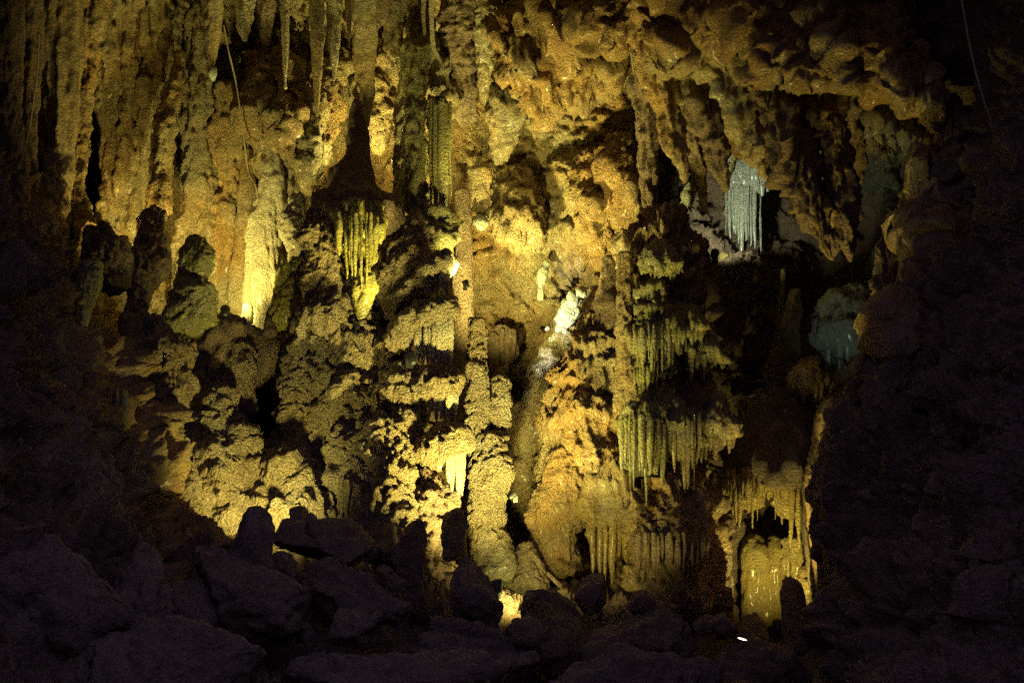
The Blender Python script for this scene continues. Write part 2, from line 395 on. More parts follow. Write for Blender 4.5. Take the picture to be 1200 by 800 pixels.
# ------------------------------------------------------------------ the cave shell
DROWS = {
 -350: [(-700, 4), (-300, 6), (200, 9), (700, 9), (1200, 7), (1900, 4)],
 -120: [(-700, 4), (-250, 8), (100, 12.2), (400, 12.8), (700, 12.3), (1000, 10.6), (1200, 9.2), (1900, 4.4)],
 0: [(-700, 4), (-200, 9), (0, 12.6), (100, 13.4), (300, 14), (500, 14.3), (650, 13.6), (800, 12.9), (900, 12.0), (1000, 11.4), (1100, 10.7), (1200, 10), (1900, 4.6)],
 70: [(-700, 4), (-200, 9), (0, 12.4), (100, 13.6), (300, 14.2), (500, 14.6), (650, 13.7), (760, 13.3), (850, 13.2), (950, 12), (1040, 11.2), (1100, 10.7), (1200, 9.8), (1900, 4.6)],
 130: [(-700, 4), (-200, 8.6), (0, 12.0), (50, 13.2), (92, 13.5), (107, 15.6), (122, 13.8), (180, 13.8), (300, 14.1), (360, 14.6), (430, 15.0), (540, 14.4), (650, 13.8), (730, 13.8), (770, 16), (850, 17.5), (950, 18), (1000, 17), (1088, 16), (1108, 11.5), (1140, 10.6), (1200, 9.5), (1900, 4.4)],
 200: [(-700, 4), (-200, 8.2), (0, 11.2), (40, 13), (92, 13.2), (105, 15.8), (125, 14), (180, 13.9), (300, 14.1), (430, 14.9), (540, 14.4), (650, 13.9), (730, 13.8), (770, 16), (870, 17), (950, 18), (1020, 17), (1095, 16), (1113, 11.2), (1200, 9.2), (1900, 4.4)],
 260: [(-700, 4), (-200, 7.8), (0, 10.4), (60, 11.6), (95, 13), (107, 15), (125, 14), (180, 14), (300, 14.1), (430, 14.2), (540, 14.5), (620, 14), (720, 13.8), (775, 15.6), (870, 17), (1000, 18), (1070, 16), (1092, 11.2), (1200, 8.9), (1900, 4.2)],
 350: [(-700, 4), (-200, 7.2), (0, 9.5), (80, 10.9), (140, 13), (200, 13.8), (260, 14), (400, 13.2), (540, 14.4), (640, 14.5), (690, 15), (760, 13.6), (860, 15), (950, 16.5), (1020, 15.5), (1042, 11), (1100, 9.8), (1200, 8.5), (1900, 4.2)],
 430: [(-700, 4), (-200, 6.9), (0, 9.1), (100, 10.5), (170, 11.8), (250, 12.6), (300, 13.2), (310, 14.6), (325, 13.2), (400, 12.8), (540, 14.3), (600, 14.4), (650, 14), (760, 13.3), (860, 14.2), (950, 15), (1010, 13.5), (1030, 10), (1080, 9.6), (1200, 8.3), (1900, 4)],
 500: [(-700, 4), (-200, 6.6), (0, 8.8), (110, 10.1), (180, 11.4), (250, 12.2), (298, 13), (309, 14.6), (322, 13), (400, 12.6), (540, 13.8), (620, 14.3), (700, 13.6), (800, 13.2), (860, 13.8), (945, 14), (975, 9.8), (1060, 9.3), (1200, 8), (1900, 4)],
 580: [(-700, 3.8), (-200, 6.2), (0, 8.3), (120, 9.6), (190, 10.8), (250, 11.8), (400, 12.2), (540, 13.2), (640, 14), (720, 13.5), (820, 13.2), (860, 13.6), (935, 13.6), (955, 9.6), (1060, 9), (1200, 7.7), (1900, 3.8)],
 660: [(-700, 3.6), (-200, 5.8), (0, 7.7), (120, 8.8), (200, 10), (300, 10.9), (450, 11.3), (560, 12.4), (640, 13.2), (720, 13.2), (820, 12.9), (940, 13.4), (968, 9.2), (1060, 8.6), (1200, 7.3), (1900, 3.6)],
 730: [(-700, 3.4), (-200, 5.4), (0, 7.2), (200, 8.8), (400, 9.7), (600, 11), (720, 11.6), (820, 11.8), (860, 13.2), (945, 13.2), (985, 9), (1060, 8.2), (1200, 6.9), (1900, 3.4)],
 820: [(-700, 3.2), (-200, 5), (0, 6.6), (300, 8), (600, 9.8), (820, 10.4), (950, 11.4), (1000, 8.6), (1060, 7.4), (1200, 6.4), (1900, 3.2)],
 1000: [(-700, 2.8), (0, 5), (600, 6), (1200, 5), (1900, 2.8)],
 1300: [(-700, 2.2), (600, 2.8), (1900, 2.2)],
}
def shell():
    def axis(lo, a, b, hi, fine, coarse):
        return np.concatenate([np.arange(lo, a, coarse), np.arange(a, b, fine), np.arange(b, hi + 1, coarse)])
    ax = axis(-700, -30, 1230, 1900, 2.3, 14); ay = axis(-350, -40, 830, 1300, 2.3, 14)
    ys = sorted(DROWS)
    rows = np.array([np.interp(ax, [p[0] for p in DROWS[y]], [p[1] for p in DROWS[y]]) for y in ys])
    k = np.clip(np.searchsorted(ys, ay, side='right') - 1, 0, len(ys) - 2); yy = np.array(ys, float)
    t = (ay - yy[k]) / (yy[k + 1] - yy[k]); t = t * t * (3 - 2 * t)
    D = rows[k] * (1 - t)[:, None] + rows[k + 1] * t[:, None]
    for _ in range(2):
        pad = np.pad(D, 2, mode='edge'); D = sum(pad[2 + i:2 + i + D.shape[0], 2 + j:2 + j + D.shape[1]] for i in (-2, 0, 2) for j in (-2, 0, 2)) / 9
    X, Y = np.meshgrid(ax, ay)
    # ragged outline of the recesses
    V = P(X, Y, D)
    N = normals(V, False)
    if np.mean((N * (-V)).sum(-1)) < 0: N = -N
    def sm(x, a, b): 
        u = np.clip((x - a) / (b - a), 0, 1); return u * u * (3 - 2 * u)
    wl = (1 - sm(X, 360, 520)) * sm(X, 30, 90) * (1 - sm(Y, 330, 420))          # fluted left wall
    wc = sm(X, 500, 560) * (1 - sm(X, 900, 1000))                                # bulbous middle
    ws = np.clip(1 - wl - wc, 0, 1)
    d = np.zeros(X.shape, np.float32)
    for w, s, a in ((wl, 'flute', 1.5), (wc, 'bulb', 1.0), (ws, 'shell', 1.0)):
        msk = w > .01
        if msk.any(): dl, df = disp(s, V[msk], a); d[msk] += w[msk] * (dl + df)
    sp = np.maximum(np.linalg.norm(np.gradient(V, axis=1), axis=-1), np.linalg.norm(np.gradient(V, axis=0), axis=-1))
    d = d * np.clip(.05 / sp, .04, 1) ** 1.0          # calm where the sheet turns away steeply
    V = V + N * d[..., None]
    v, q, t = mesh_from_grid(V, False)
    TRI[0] += 2 * len(q)
    me = make_mesh('cave_wall', v, q, t, (0, 0, 0))
    o = link('cave_wall', me, None); o['kind'] = 'structure'
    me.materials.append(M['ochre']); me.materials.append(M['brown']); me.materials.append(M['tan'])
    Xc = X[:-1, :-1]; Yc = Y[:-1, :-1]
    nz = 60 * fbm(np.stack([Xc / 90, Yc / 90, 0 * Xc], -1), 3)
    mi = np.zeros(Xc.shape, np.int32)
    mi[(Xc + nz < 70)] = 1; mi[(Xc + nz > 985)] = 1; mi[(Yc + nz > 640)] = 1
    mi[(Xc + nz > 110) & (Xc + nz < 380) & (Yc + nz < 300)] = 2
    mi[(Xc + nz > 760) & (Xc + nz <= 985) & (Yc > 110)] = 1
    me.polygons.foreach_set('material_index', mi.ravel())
    return o
shell()

def floor():
    ax = np.concatenate([np.arange(-9, -4, .12), np.arange(-4, 4, .04), np.arange(4, 9, .12)]); ay = np.concatenate([np.arange(-10, 5, .2), np.arange(5, 13, .045)])
    X, Y = np.meshgrid(ax, ay)
    Z = -.05 - .12 * np.clip(Y - 4, 0, 20) + .02 * X * X * .3 + 1.1 * np.clip(-Y - 1.5, 0, 20) + .25 * np.clip(np.abs(X) - 4, 0, 9) ** 1.5 * (Y < 6)  # slope behind the camera added to shut out fill from behind
    V = np.stack([X, Y, Z], -1)
    V[..., 2] += sum(disp('rock', V, 1.0)) - .1
    v, q, t = mesh_from_grid(V, False); TRI[0] += 2 * len(q)
    o = link('cave_floor', make_mesh('cave_floor', v, q, t, (0, 0, 0)), 'dark_rock'); o['kind'] = 'structure'
floor()

# ------------------------------------------------------------------ lamps of the show cave, some added for fill
def lamp(label, pos, aim, watts, col, angle=70, size=.05, lens='lens_warm', scale=1.0, blend=1.0):
    p = P(*pos); a = P(*aim); d = Vector(a - p).normalized()
    t = thing('floodlight', label, 'floodlight', p, 'floodlights hidden among the rocks')
    rot = d.to_track_quat('-Z', 'Y').to_matrix().to_3x3()
    s = .035 * scale
    ang = np.linspace(0, 2 * math.pi, 17)[:-1]
    def turned(name, prof, mat, par):      # prof: (radius, z) along the lamp axis, -z is forward
        V = np.array([[(r * math.cos(x) * s, r * math.sin(x) * s, z * s) for x in ang] for r, z in prof])
        v, q, tt = mesh_from_grid(V, True, V[-1].mean(0), V[0].mean(0))
        v = v @ np.array(rot).T
        return link(name, make_mesh(name, v, q, tt, (0, 0, 0)), mat, par)
    hs = turned('housing', [(.55, 3.0), (.8, 2.8), (1.0, 1.6), (1.25, .4), (1.3, 0), (1.16, -.02), (1.1, .25)], 'lamp_metal', t)
    turned('lens', [(1.08, .2), (1.05, .1), (.6, .0), (.2, -.03)], lens, hs)
    link('bracket', make_mesh('bracket', np.array([[x, y, z] for z in (-.12, -.02) for y in (-.006, .006) for x in (-.03, .03)]) * scale,
         np.array([[0, 1, 3, 2], [4, 6, 7, 5], [0, 4, 5, 1], [2, 3, 7, 6], [0, 2, 6, 4], [1, 5, 7, 3]]), np.zeros((0, 3), int), (0, 0, 0), False), 'lamp_metal', t)
    ld = bpy.data.lights.new('bulb', 'SPOT'); ld.energy = watts; ld.color = col; ld.spot_size = math.radians(angle); ld.spot_blend = blend; ld.shadow_soft_size = size
    lo = bpy.data.objects.new('bulb', ld); COL.objects.link(lo); lo.parent = t
    lo.location = d * (.06 * scale); lo.rotation_euler = d.to_track_quat('-Z', 'Y').to_euler()
    return t

lamp('small floodlight hidden behind the long flat slab below the popcorn mound', (332, 624, 10.4), (280, 520, 11.8), 100, YEL, 116)
lamp('small floodlight behind the boxy boulder at the foot of the slim column', (582, 682, 10.5), (546, 460, 11.8), 520, YEL, 100)
lamp('floodlight between the boxy boulder and the small pointed stone', (606, 728, 10.4), (605, 380, 13.2), 80, YEL, 130)
lamp('little floodlight low against the smooth shaded column', (545, 330, 11.9), (462, 165, 12.9), 80, YEL, 120, scale=.6)
lamp('floodlight glowing on the ledge beside the candle shaped stalagmite', (264, 362, 12.35), (276, 250, 13.6), 120, YEL, 150)
lamp('added floodlight behind the dark knobbly boulder on the left slope', (150, 318, 12.2), (190, 110, 13.6), 85, WARM, 140)  # added lamp, brightens the upper left wall
lamp('floodlight tucked behind the dark cone stalagmite', (446, 240, 13.5), (435, 90, 14.0), 120, YEL, 160)
lamp('floodlight in the hollow under the yellow ribbed curtain', (480, 414, 11.4), (424, 276, 12.0), 110, YEL, 60)
lamp('floodlight behind the shaft of the slim column lighting the middle wall', (558, 425, 12.75), (645, 160, 13.9), 400, YEL, 130)
lamp('tiny floodlight low on the right of the boxy boulder', (598, 706, 11.2), (622, 655, 11.9), 12, YEL, 140)
lamp('floodlight shining at the foot of the right hand niche', (911, 728, 11.95), (900, 610, 12.6), 55, YEL, 140)
lamp('cool white floodlight beside the pale green curtain in the far chamber', (838, 296, 14.7), (872, 236, 16.2), 110, (.92, 1, .66), 70, lens='lens_cool')
lamp('added cool white floodlight behind the side lobe of the slim column', (592, 480, 12.75), (664, 366, 13.8), 170, (.9, 1, .85), 26, lens='lens_cool')  # added lamp, set in front so the white patch catches cool light
lamp('floodlight behind the dark stone in front of the orange curtain', (700, 715, 11.2), (720, 600, 12.0), 3, WARM, 130)
lamp('added fill floodlight behind the wide dark bank lighting the middle pillars', (720, 732, 10.5), (770, 200, 12.2), 60, YEL, 110)  # added general fill for pillars, ceiling and arch
lamp('small added floodlight in the gap right of the slim column', (604, 578, 11.5), (775, 430, 12.1), 75, YEL, 110, scale=.6)  # added lamp, brings light to the terrace tops from the left
lamp('floodlight behind the dark bank below the niche lighting the arch', (870, 748, 11.2), (1030, 120, 11.0), 230, WARM, 84)
lamp('added cool floodlight at the back of the far right chamber', (985, 330, 14.6), (1035, 165, 16.0), 8, COOL, 80, lens='lens_cool')  # added lamp, gives the far boulder its teal light
lamp('small added cool floodlight below the teal shelf', (962, 425, 13.0), (1000, 375, 13.8), 2.5, COOL, 110, lens='lens_cool')  # added lamp, brightens the teal shelf

# ------------------------------------------------------------------ left wall: columns, ribs and stalactites
G1 = 'columns and ribs of the left wall'
form('column', 'dark folded column at the far left edge', 'column', [(4, -50, 11.8, 18), (8, 90, 11.8, 15), (12, 190, 11.6, 18), (8, 270, 11.2, 28)], 'drape', 'brown', G1)
form('column', 'narrow dark column between the far left column and the thick smooth one', 'column', [(36, -50, 12.2, 14), (38, 60, 12.2, 11), (36, 130, 12.2, 8), (31, 215, 12.0, 11)], 'drape', 'brown', G1)
form('column', 'thick smooth olive column left of the black slit', 'column', [(76, -50, 12.7, 23), (76, 60, 12.7, 21), (74, 130, 12.7, 18), (68, 190, 12.6, 16), (58, 250, 12.2, 24)], 'drape', 'tan', G1, amp=.8)
form('column', 'orange knobbly column along the left side of the black slit', 'column', [(106, -40, 13.2, 12), (104, 70, 13.1, 10), (97, 130, 13.0, 9), (90, 190, 12.9, 12), (94, 245, 12.7, 12), (100, 280, 12.4, 16)], 'flute', 'ochre', G1)
form('column', 'ribbed brown column along the right side of the black slit', 'column', [(132, -40, 13.6, 15), (126, 90, 13.6, 13), (128, 150, 13.6, 10), (130, 250, 13.5, 12), (136, 330, 13.3, 14)], 'flute', 'tan', G1)
form('column', 'fluted olive rib second from the black slit', 'column', [(156, -40, 13.7, 14), (152, 120, 13.6, 12), (147, 210, 13.6, 13), (146, 320, 13.4, 14)], 'flute', 'tan', G1)
form('column', 'fluted olive rib left of the slanting bright rib', 'column', [(184, -40, 13.7, 15), (178, 100, 13.6, 13), (164, 200, 13.6, 11), (160, 275, 13.5, 10)], 'flute', 'tan', G1)
form('flowstone', 'bright slanting blade with a cut off lower end', 'flowstone', [(212, 62, 13.5, 5), (207, 105, 13.35, 8), (198, 155, 13.2, 11), (188, 205, 13.1, 13), (181, 252, 13.0, 12)], 'flute', 'ochre', ends='rf', ry=.9)
form('column', 'broad yellow wall rib under the white tipped stalactite', 'column', [(232, -40, 13.9, 16), (232, 100, 13.8, 15), (226, 200, 13.7, 15), (216, 290, 13.6, 12), (214, 350, 13.5, 10)], 'flute', 'tan', G1)
form('column', 'straight yellow rib behind the headed stalagmite', 'column', [(244, 150, 13.8, 12), (241, 230, 13.7, 12), (238, 300, 13.6, 12), (240, 370, 13.5, 14)], 'flute', 'tan', G1)
form('column', 'orange column rising from the ledge lamp', 'column', [(270, 105, 13.9, 17), (268, 200, 13.8, 16), (262, 280, 13.7, 16), (262, 375, 13.6, 15)], 'flute', 'ochre', G1)
form('column', 'rounded amber rib between the orange column and the pale column', 'column', [(290, 180, 13.8, 10), (287, 260, 13.6, 12), (284, 330, 13.5, 12), (282, 375, 13.4, 12)], 'smooth', 'ochre', G1, amp=.5)
form('column', 'broad pale column on the ledge', 'column', [(322, 170, 13.5, 12), (316, 215, 13.4, 15), (310, 260, 13.3, 17), (308, 320, 13.25, 19), (305, 378, 13.2, 22)], 'drape', 'pale', G1, amp=.8)
form('column', 'grey pitted column right of the broad pale column', 'column', [(338, 130, 13.6, 16), (334, 190, 13.5, 14), (329, 240, 13.4, 10), (326, 300, 13.4, 8), (322, 350, 13.4, 8)], 'flute', 'tan', G1)
form('hanging_rock', 'lumpy lit overhang above the broad pale column', 'rock', [(318, 70, 13.9, 22), (318, 120, 13.7, 30), (316, 165, 13.6, 26), (328, 210, 13.5, 12), (333, 224, 13.5, 4)], 'bulb', 'ochre', amp=.7)
form('hanging_rock', 'shaggy grey lobe hanging left of the dark cone', 'rock', [(364, 120, 13.8, 12), (360, 165, 13.6, 17), (357, 200, 13.5, 12), (362, 226, 13.5, 3)], 'bulb', 'tan', amp=.6)
form('hanging_rock', 'golden lobe hanging above the shaggy grey lobe', 'rock', [(385, 85, 14.2, 20), (382, 130, 14.1, 16), (380, 165, 14.0, 9), (382, 190, 14.0, 3)], 'bulb', 'ochre', amp=.6)
form('hanging_rock', 'golden knobbly mass between the big blade and the twin columns', 'rock', [(455, 60, 14.4, 26), (450, 110, 14.3, 22), (444, 150, 14.2, 12), (442, 180, 14.2, 5)], 'bulb', 'ochre', amp=.7)
form('hanging_rock', 'yellow broken lump at the head of the fluted column', 'rock', [(520, 55, 13.7, 18), (518, 90, 13.5, 23), (516, 118, 13.4, 21), (516, 138, 13.4, 12)], 'bulb', 'tan', amp=.7)

# hanging row along the top edge, left to right
wt = thing('stalactite', 'thick stalactite with a broken tip coloured white as if lamplit', 'stalactite', P(250, 92, 13.0), 'stalactites hanging along the top edge')
part('shaft', stalactite_pts(252, -50, 82, 11, 13.0, -2, .55, .12), 'drape', 'tan', wt, amp=.7, res=2.0)
part('broken_tip', [(249, 82, 13.0, 6), (249, 88, 12.97, 5.5), (250, 94, 13.0, 2.5)], 'drip', 'calcite_and_glint', wt)  # tip coloured white to stand for lamplight on the broken face
stal('thin pale rod left of the narrow pointed stalactite', 334, -50, 103, 4.5, 13.3, 0, 'pale', bulge=.2, blunt=.4)
stal('dark stalactite left of the thin pale rod', 312, -50, 62, 13, 13.7, -2, 'brown')
stal('brown stubby stalactite above the ledge columns', 285, -50, 48, 16, 13.6, 3, 'tan')
stal('narrow pointed stalactite with a hooked tip', 369, -50, 136, 8, 13.2, 3, 'tan', bulge=.05)
stal('light edged stalactite left of the big hanging blade', 390, -50, 94, 9, 13.3, 2, 'pale', bulge=.08)
stal('small dark stalactite tucked against the big hanging blade', 408, -50, 56, 5, 13.3, 1, 'brown')
form('drapery', 'big smooth hanging blade pointing at the dark cone', 'drapery', [(427, -50, 12.9, 15), (427, 20, 12.9, 13), (428, 70, 12.9, 11), (430, 110, 12.9, 8), (431, 135, 12.9, 4), (432, 148, 12.9, 1)], 'drape', 'tan', amp=.7, ry=.5, res=2)
form('drapery', 'short rounded drapery right of the big hanging blade', 'drapery', [(447, -50, 13.1, 12), (446, 0, 13.1, 11), (443, 22, 13.1, 8), (440, 34, 13.1, 3)], 'drape', 'brown', ry=.4, res=2)
form('drapery', 'long ragged drapery above the twin columns', 'drapery', [(468, -50, 13.3, 14), (466, 20, 13.3, 12), (461, 60, 13.3, 7), (460, 86, 13.3, 2)], 'flute', 'tan', ry=.5, res=2)
form('drapery', 'lit brown drapery over the tall ridged column', 'drapery', [(490, -50, 13.6, 18), (489, 30, 13.5, 16), (487, 70, 13.5, 12), (485, 95, 13.5, 5)], 'flute', 'ochre', ry=.6, res=2)
form('drapery', 'thin bright ribbon drapery curling to the right', 'drapery', [(507, -40, 13.1, 5), (506, 20, 13.1, 3), (508, 55, 13.1, 3), (515, 72, 13.1, 3), (520, 84, 13.1, 1.5)], 'drip', 'pale', ry=.5, res=2)
form('drapery', 'slim dark ribbon drapery beside the bright ribbon', 'drapery', [(497, -40, 13.2, 4), (496, 15, 13.2, 2.5), (499, 50, 13.2, 2), (503, 80, 13.2, 1)], 'drip', 'tan', ry=.5, res=2)
form('column', 'shaggy dark column right of the ribbon draperies', 'column', [(540, -50, 13.4, 16), (540, 40, 13.4, 14), (544, 90, 13.5, 13), (550, 140, 13.7, 9)], 'popcorn', 'brown', G1, amp=.6)
form('column', 'shaggy olive column under the top edge left of centre', 'column', [(572, -50, 13.4, 15), (568, 40, 13.5, 12), (566, 80, 13.6, 10), (570, 120, 13.8, 6)], 'bulb', 'tan', G1, amp=.6)

# thin roots hanging on the wall
def root(label, pts, r=1.2):
    o = form('hanging_root', label, 'root', [(x, y, D, r * f) for x, y, D, f in pts], 'drip', 'root_bark', 'thin roots on the rock', res=2.0, amp=.25)
    return o
root('pale thin root snaking down beside the white tipped stalactite', [(262, 30, 13.1, 1), (268, 62, 13.1, 1), (276, 95, 13.2, 1), (283, 140, 13.2, 1), (287, 172, 13.2, 1.1), (291, 200, 13.2, 1.1), (300, 218, 13.1, 1.3), (303, 240, 13.05, .6)], .9)
root('thin root hanging on the dark right wall', [(1124, -20, 10.1, 1), (1136, 50, 10.0, 1), (1148, 100, 9.9, 1), (1158, 132, 9.8, .8), (1166, 150, 9.75, .4)], 1.0)
root('fine root down the side of the dark left columns', [(46, 40, 12.0, 1), (43, 90, 12.0, 1), (36, 140, 12.0, 1), (30, 170, 11.9, .6)], 1.0)

# ------------------------------------------------------------------ cone, twin columns, yellow curtain
form('stalagmite', 'smooth dark cone shaped stalagmite under the big hanging blade', 'stalagmite', [(419, 120, 12.8, 6), (419, 150, 12.8, 13), (420, 180, 12.75, 18), (418, 205, 12.7, 27), (415, 226, 12.6, 38), (413, 244, 12.5, 50), (413, 258, 12.45, 52), (413, 268, 12.5, 40)], 'smooth', 'brown', amp=.6, ends='rr')
form('column', 'slender dark column left of the tall ridged column', 'column', [(474, 90, 13.3, 6), (471, 140, 13.3, 7), (468, 190, 13.3, 7), (469, 262, 13.2, 9)], 'flute', 'tan', 'columns around the dark cone')
form('column', 'tall ridged olive column right of the dark cone', 'column', [(488, 60, 13.2, 12), (486, 120, 13.1, 14), (487, 180, 13.0, 15), (488, 240, 12.9, 15), (488, 300, 12.7, 18)], 'flute', 'mossy', 'columns around the dark cone')
curtain('fluted green column with a fringed head', 504, 530, 122, [262, 270, 268, 272, 266], 12.9, 'mossy', bulge=.10, name='fluted_column')
curtain('yellow ribbed curtain hanging below the dark cone', 396, 450, 252, [306, 322, 336, 342, 340, 346, 330, 306, 292], 12.0, 'yellow_moss', bulge=.12)
form('stalagmite', 'yellow green pointed boss below the ribbed curtain', 'stalagmite', [(424, 320, 12.0, 12), (426, 338, 11.97, 14), (424, 354, 11.97, 10), (423, 372, 12.0, 4)], 'popcorn', 'yellow_moss', amp=.4)
form('column', 'rough grey popcorn column beside the yellow ribbed curtain', 'column', [(376, 246, 12.3, 14), (384, 272, 12.25, 19), (386, 320, 12.2, 21), (386, 380, 12.1, 30)], 'popcorn', 'popcorn_grey', amp=.65)
form('stalagmite', 'bright knobbly stalagmite leaning on the grey popcorn column', 'stalagmite', [(348, 232, 12.9, 7), (345, 250, 12.85, 11), (344, 270, 12.8, 12), (350, 290, 12.75, 12), (352, 320, 12.7, 12)], 'popcorn', 'pale', amp=.5)
form('stalagmite', 'rounded green mound at the right end of the ledge', 'stalagmite', [(350, 312, 12.6, 12), (343, 330, 12.55, 20), (341, 352, 12.5, 22), (340, 376, 12.45, 24)], 'popcorn', 'yellow_moss', amp=.35)

# ------------------------------------------------------------------ ledge and left masses
form('stalagmite', 'headed stalagmite with a mossy crown at the end of the ledge', 'stalagmite', [(230, 284, 12.4, 13), (231, 296, 12.35, 20), (230, 312, 12.3, 20), (226, 326, 12.3, 15), (226, 345, 12.25, 25), (228, 378, 12.2, 29)], 'popcorn', 'mossy', amp=.4)
form('stalagmite', 'small candle shaped stalagmite lit on the ledge', 'stalagmite', [(289, 357, 12.7, 5), (290, 366, 12.7, 7), (289, 380, 12.65, 6)], 'drip', 'pale', amp=.6)
form('stalagmite', 'tiny dark stub at the right end of the ledge', 'stalagmite', [(315, 367, 12.4, 3), (316, 376, 12.35, 6), (317, 390, 12.3, 9)], 'drip', 'brown')
form('flowstone_mass', 'brown ledge mass carrying the floodlit columns', 'flowstone', [(268, 404, 12.6, 50), (264, 418, 12.45, 60), (258, 440, 12.3, 54), (252, 470, 12.2, 52)], 'smooth', 'brown', ends='fr', ry=.7)
form('flowstone_mass', 'popcorn mound left of the black cleft', 'flowstone', [(278, 408, 12.35, 20), (278, 440, 12.15, 20), (272, 490, 12.1, 18), (264, 530, 12.05, 14)], 'popcorn', 'popcorn_grey', amp=.6)
form('flowstone_mass', 'broad banded popcorn mound lit from below', 'flowstone', [(246, 468, 12.0, 32), (246, 500, 11.8, 46), (248, 545, 11.6, 54), (246, 590, 11.4, 58), (246, 640, 11.2, 58)], 'popcorn', 'popcorn_grey', amp=.75)
form('flowstone_mass', 'bulging grey popcorn lobe on the left slope', 'flowstone', [(176, 385, 11.7, 18), (186, 420, 11.5, 34), (192, 460, 11.4, 34), (188, 500, 11.3, 24), (176, 535, 11.1, 20)], 'popcorn', 'popcorn_grey', amp=.7)
form('flowstone_mass', 'popcorn slope below the left lobe', 'flowstone', [(192, 515, 11.3, 22), (204, 560, 11.1, 26), (210, 620, 10.9, 34)], 'popcorn', 'popcorn_grey', amp=.7)
form('pillar', 'pale green smooth pillar on the dark left slope', 'pillar', [(104, 312, 11.4, 14), (103, 340, 11.3, 13), (98, 370, 11.2, 8), (94, 392, 11.1, 4)], 'popcorn', 'mossy', amp=.3)
form('pillar', 'stubby dark pillar below the slanting blade', 'pillar', [(180, 252, 12.6, 14), (174, 285, 12.3, 16), (170, 315, 12.1, 22), (166, 345, 12.0, 10)], 'popcorn', 'brown', amp=.6)
form('pillar', 'small popcorn pillar in the dark alcove', 'pillar', [(158, 322, 11.9, 10), (160, 345, 11.8, 12), (158, 372, 11.7, 14), (160, 400, 11.6, 14)], 'popcorn', 'popcorn_grey', amp=.5)
form('boulder', 'dark knobbly boulder in front of the black slit', 'boulder', [(118, 272, 12.0, 14), (116, 292, 11.9, 20), (128, 306, 11.8, 26), (138, 330, 11.7, 16)], 'popcorn', 'brown', amp=.6)
form('stalagmite', 'orange spike at the base of the black slit', 'stalagmite', [(115, 250, 12.6, 3), (116, 265, 12.5, 8), (118, 285, 12.4, 12)], 'drip', 'ochre')
curtain('pale green hanging fins on the dark left slope', 112, 150, [452, 458], [508, 500, 520, 532], 10.7, 'mossy', bulge=.05, body=False, rr=.7, name='flowstone_fins')

# ------------------------------------------------------------------ central mass
form('flowstone_mass', 'great central popcorn mass beneath the yellow curtain', 'flowstone', [(392, 360, 12.5, 50), (392, 400, 12.3, 64), (404, 450, 12.2, 72), (412, 500, 12.1, 78), (406, 560, 11.9, 86), (392, 640, 11.7, 94)], 'popcorn', 'popcorn_grey', ry=.6, amp=1.0)
form('flowstone_mass', 'popcorn lobe along the right side of the black cleft', 'flowstone', [(352, 425, 12.1, 18), (350, 460, 12.0, 20), (350, 500, 11.9, 20), (354, 540, 11.8, 24)], 'popcorn', 'popcorn_grey', amp=.6)
form('flowstone_mass', 'brightly lit popcorn apron above the foreground stones', 'flowstone', [(345, 520, 11.92, 20), (342, 550, 11.62, 34), (340, 580, 11.42, 42), (342, 620, 11.22, 46)], 'popcorn', 'popcorn_grey', amp=.7)
form('flowstone_mass', 'drooping popcorn lobe in the middle of the central mass', 'flowstone', [(400, 460, 12.12, 24), (392, 490, 11.92, 28), (384, 515, 11.87, 20), (380, 530, 11.92, 10)], 'popcorn', 'popcorn_grey', amp=.6)
form('flowstone_mass', 'hanging flute of popcorn right of the middle lobe', 'flowstone', [(446, 440, 12.1, 20), (440, 480, 11.95, 18), (432, 510, 11.95, 12), (424, 530, 12.0, 5)], 'popcorn', 'popcorn_grey', amp=.5)
form('flowstone_mass', 'shaded popcorn shoulder under the tall ridged column', 'flowstone', [(488, 285, 12.6, 26), (482, 310, 12.4, 34), (474, 340, 12.3, 34), (466, 370, 12.3, 24)], 'popcorn', 'popcorn_grey', amp=.7)
form('flowstone_mass', 'mossy block beneath the fluted green column', 'flowstone', [(505, 262, 12.7, 24), (506, 285, 12.55, 24), (506, 300, 12.5, 18)], 'bulb', 'mossy', amp=.5)
G2 = 'fringed shelves on the right side of the central mass'
wing('topmost slanting shelf of the central mass with a short fringe', [(466, 352, 12.15, 9), (484, 338, 12.1, 11), (506, 318, 12.0, 13), (526, 304, 11.95, 11)], [338, 344, 346, 342, 338, 346], 11.9, 'popcorn_grey', 'pale', .45, G2)
wing('second slanting shelf with a long white lit curtain', [(462, 400, 12.0, 14), (482, 384, 11.95, 16), (506, 366, 11.85, 14), (530, 358, 11.8, 10)], [418, 426, 430, 424, 432, 428, 436, 440, 434], 11.75, 'popcorn_grey', 'pale', .42, G2, 4.5)
wing('third shelf of the central mass with stubby teeth', [(478, 468, 11.95, 14), (498, 456, 11.85, 18), (516, 450, 11.75, 19), (534, 452, 11.7, 14)], [486, 478, 492, 484, 496, 488, 498], 11.65, 'popcorn_grey', 'pale', .35, G2, 4)
wing('lowest slanting shelf ending in a brilliant white drop', [(480, 548, 11.8, 14), (500, 534, 11.7, 18), (524, 518, 11.6, 19), (543, 514, 11.55, 14)], [552, 548, 558, 562, 574, 584, 588, 578], 11.45, 'popcorn_grey', 'pale', .5, G2, 4.5)
terrace('small popcorn shelf left of the third shelf', 472, 428, 470, 26, 11.9, 8, 14, 'popcorn_grey', G2)
terrace('lumpy popcorn shelf below the small shelf', 470, 476, 510, 24, 11.8, 8, 12, 'popcorn_grey', G2)
form('flowstone_mass', 'shaded popcorn curtain at the bottom of the central mass', 'flowstone', [(440, 515, 11.7, 40), (440, 550, 11.5, 48), (446, 590, 11.3, 44), (450, 640, 11.1, 48)], 'popcorn', 'popcorn_grey', amp=.8, ry=.6)
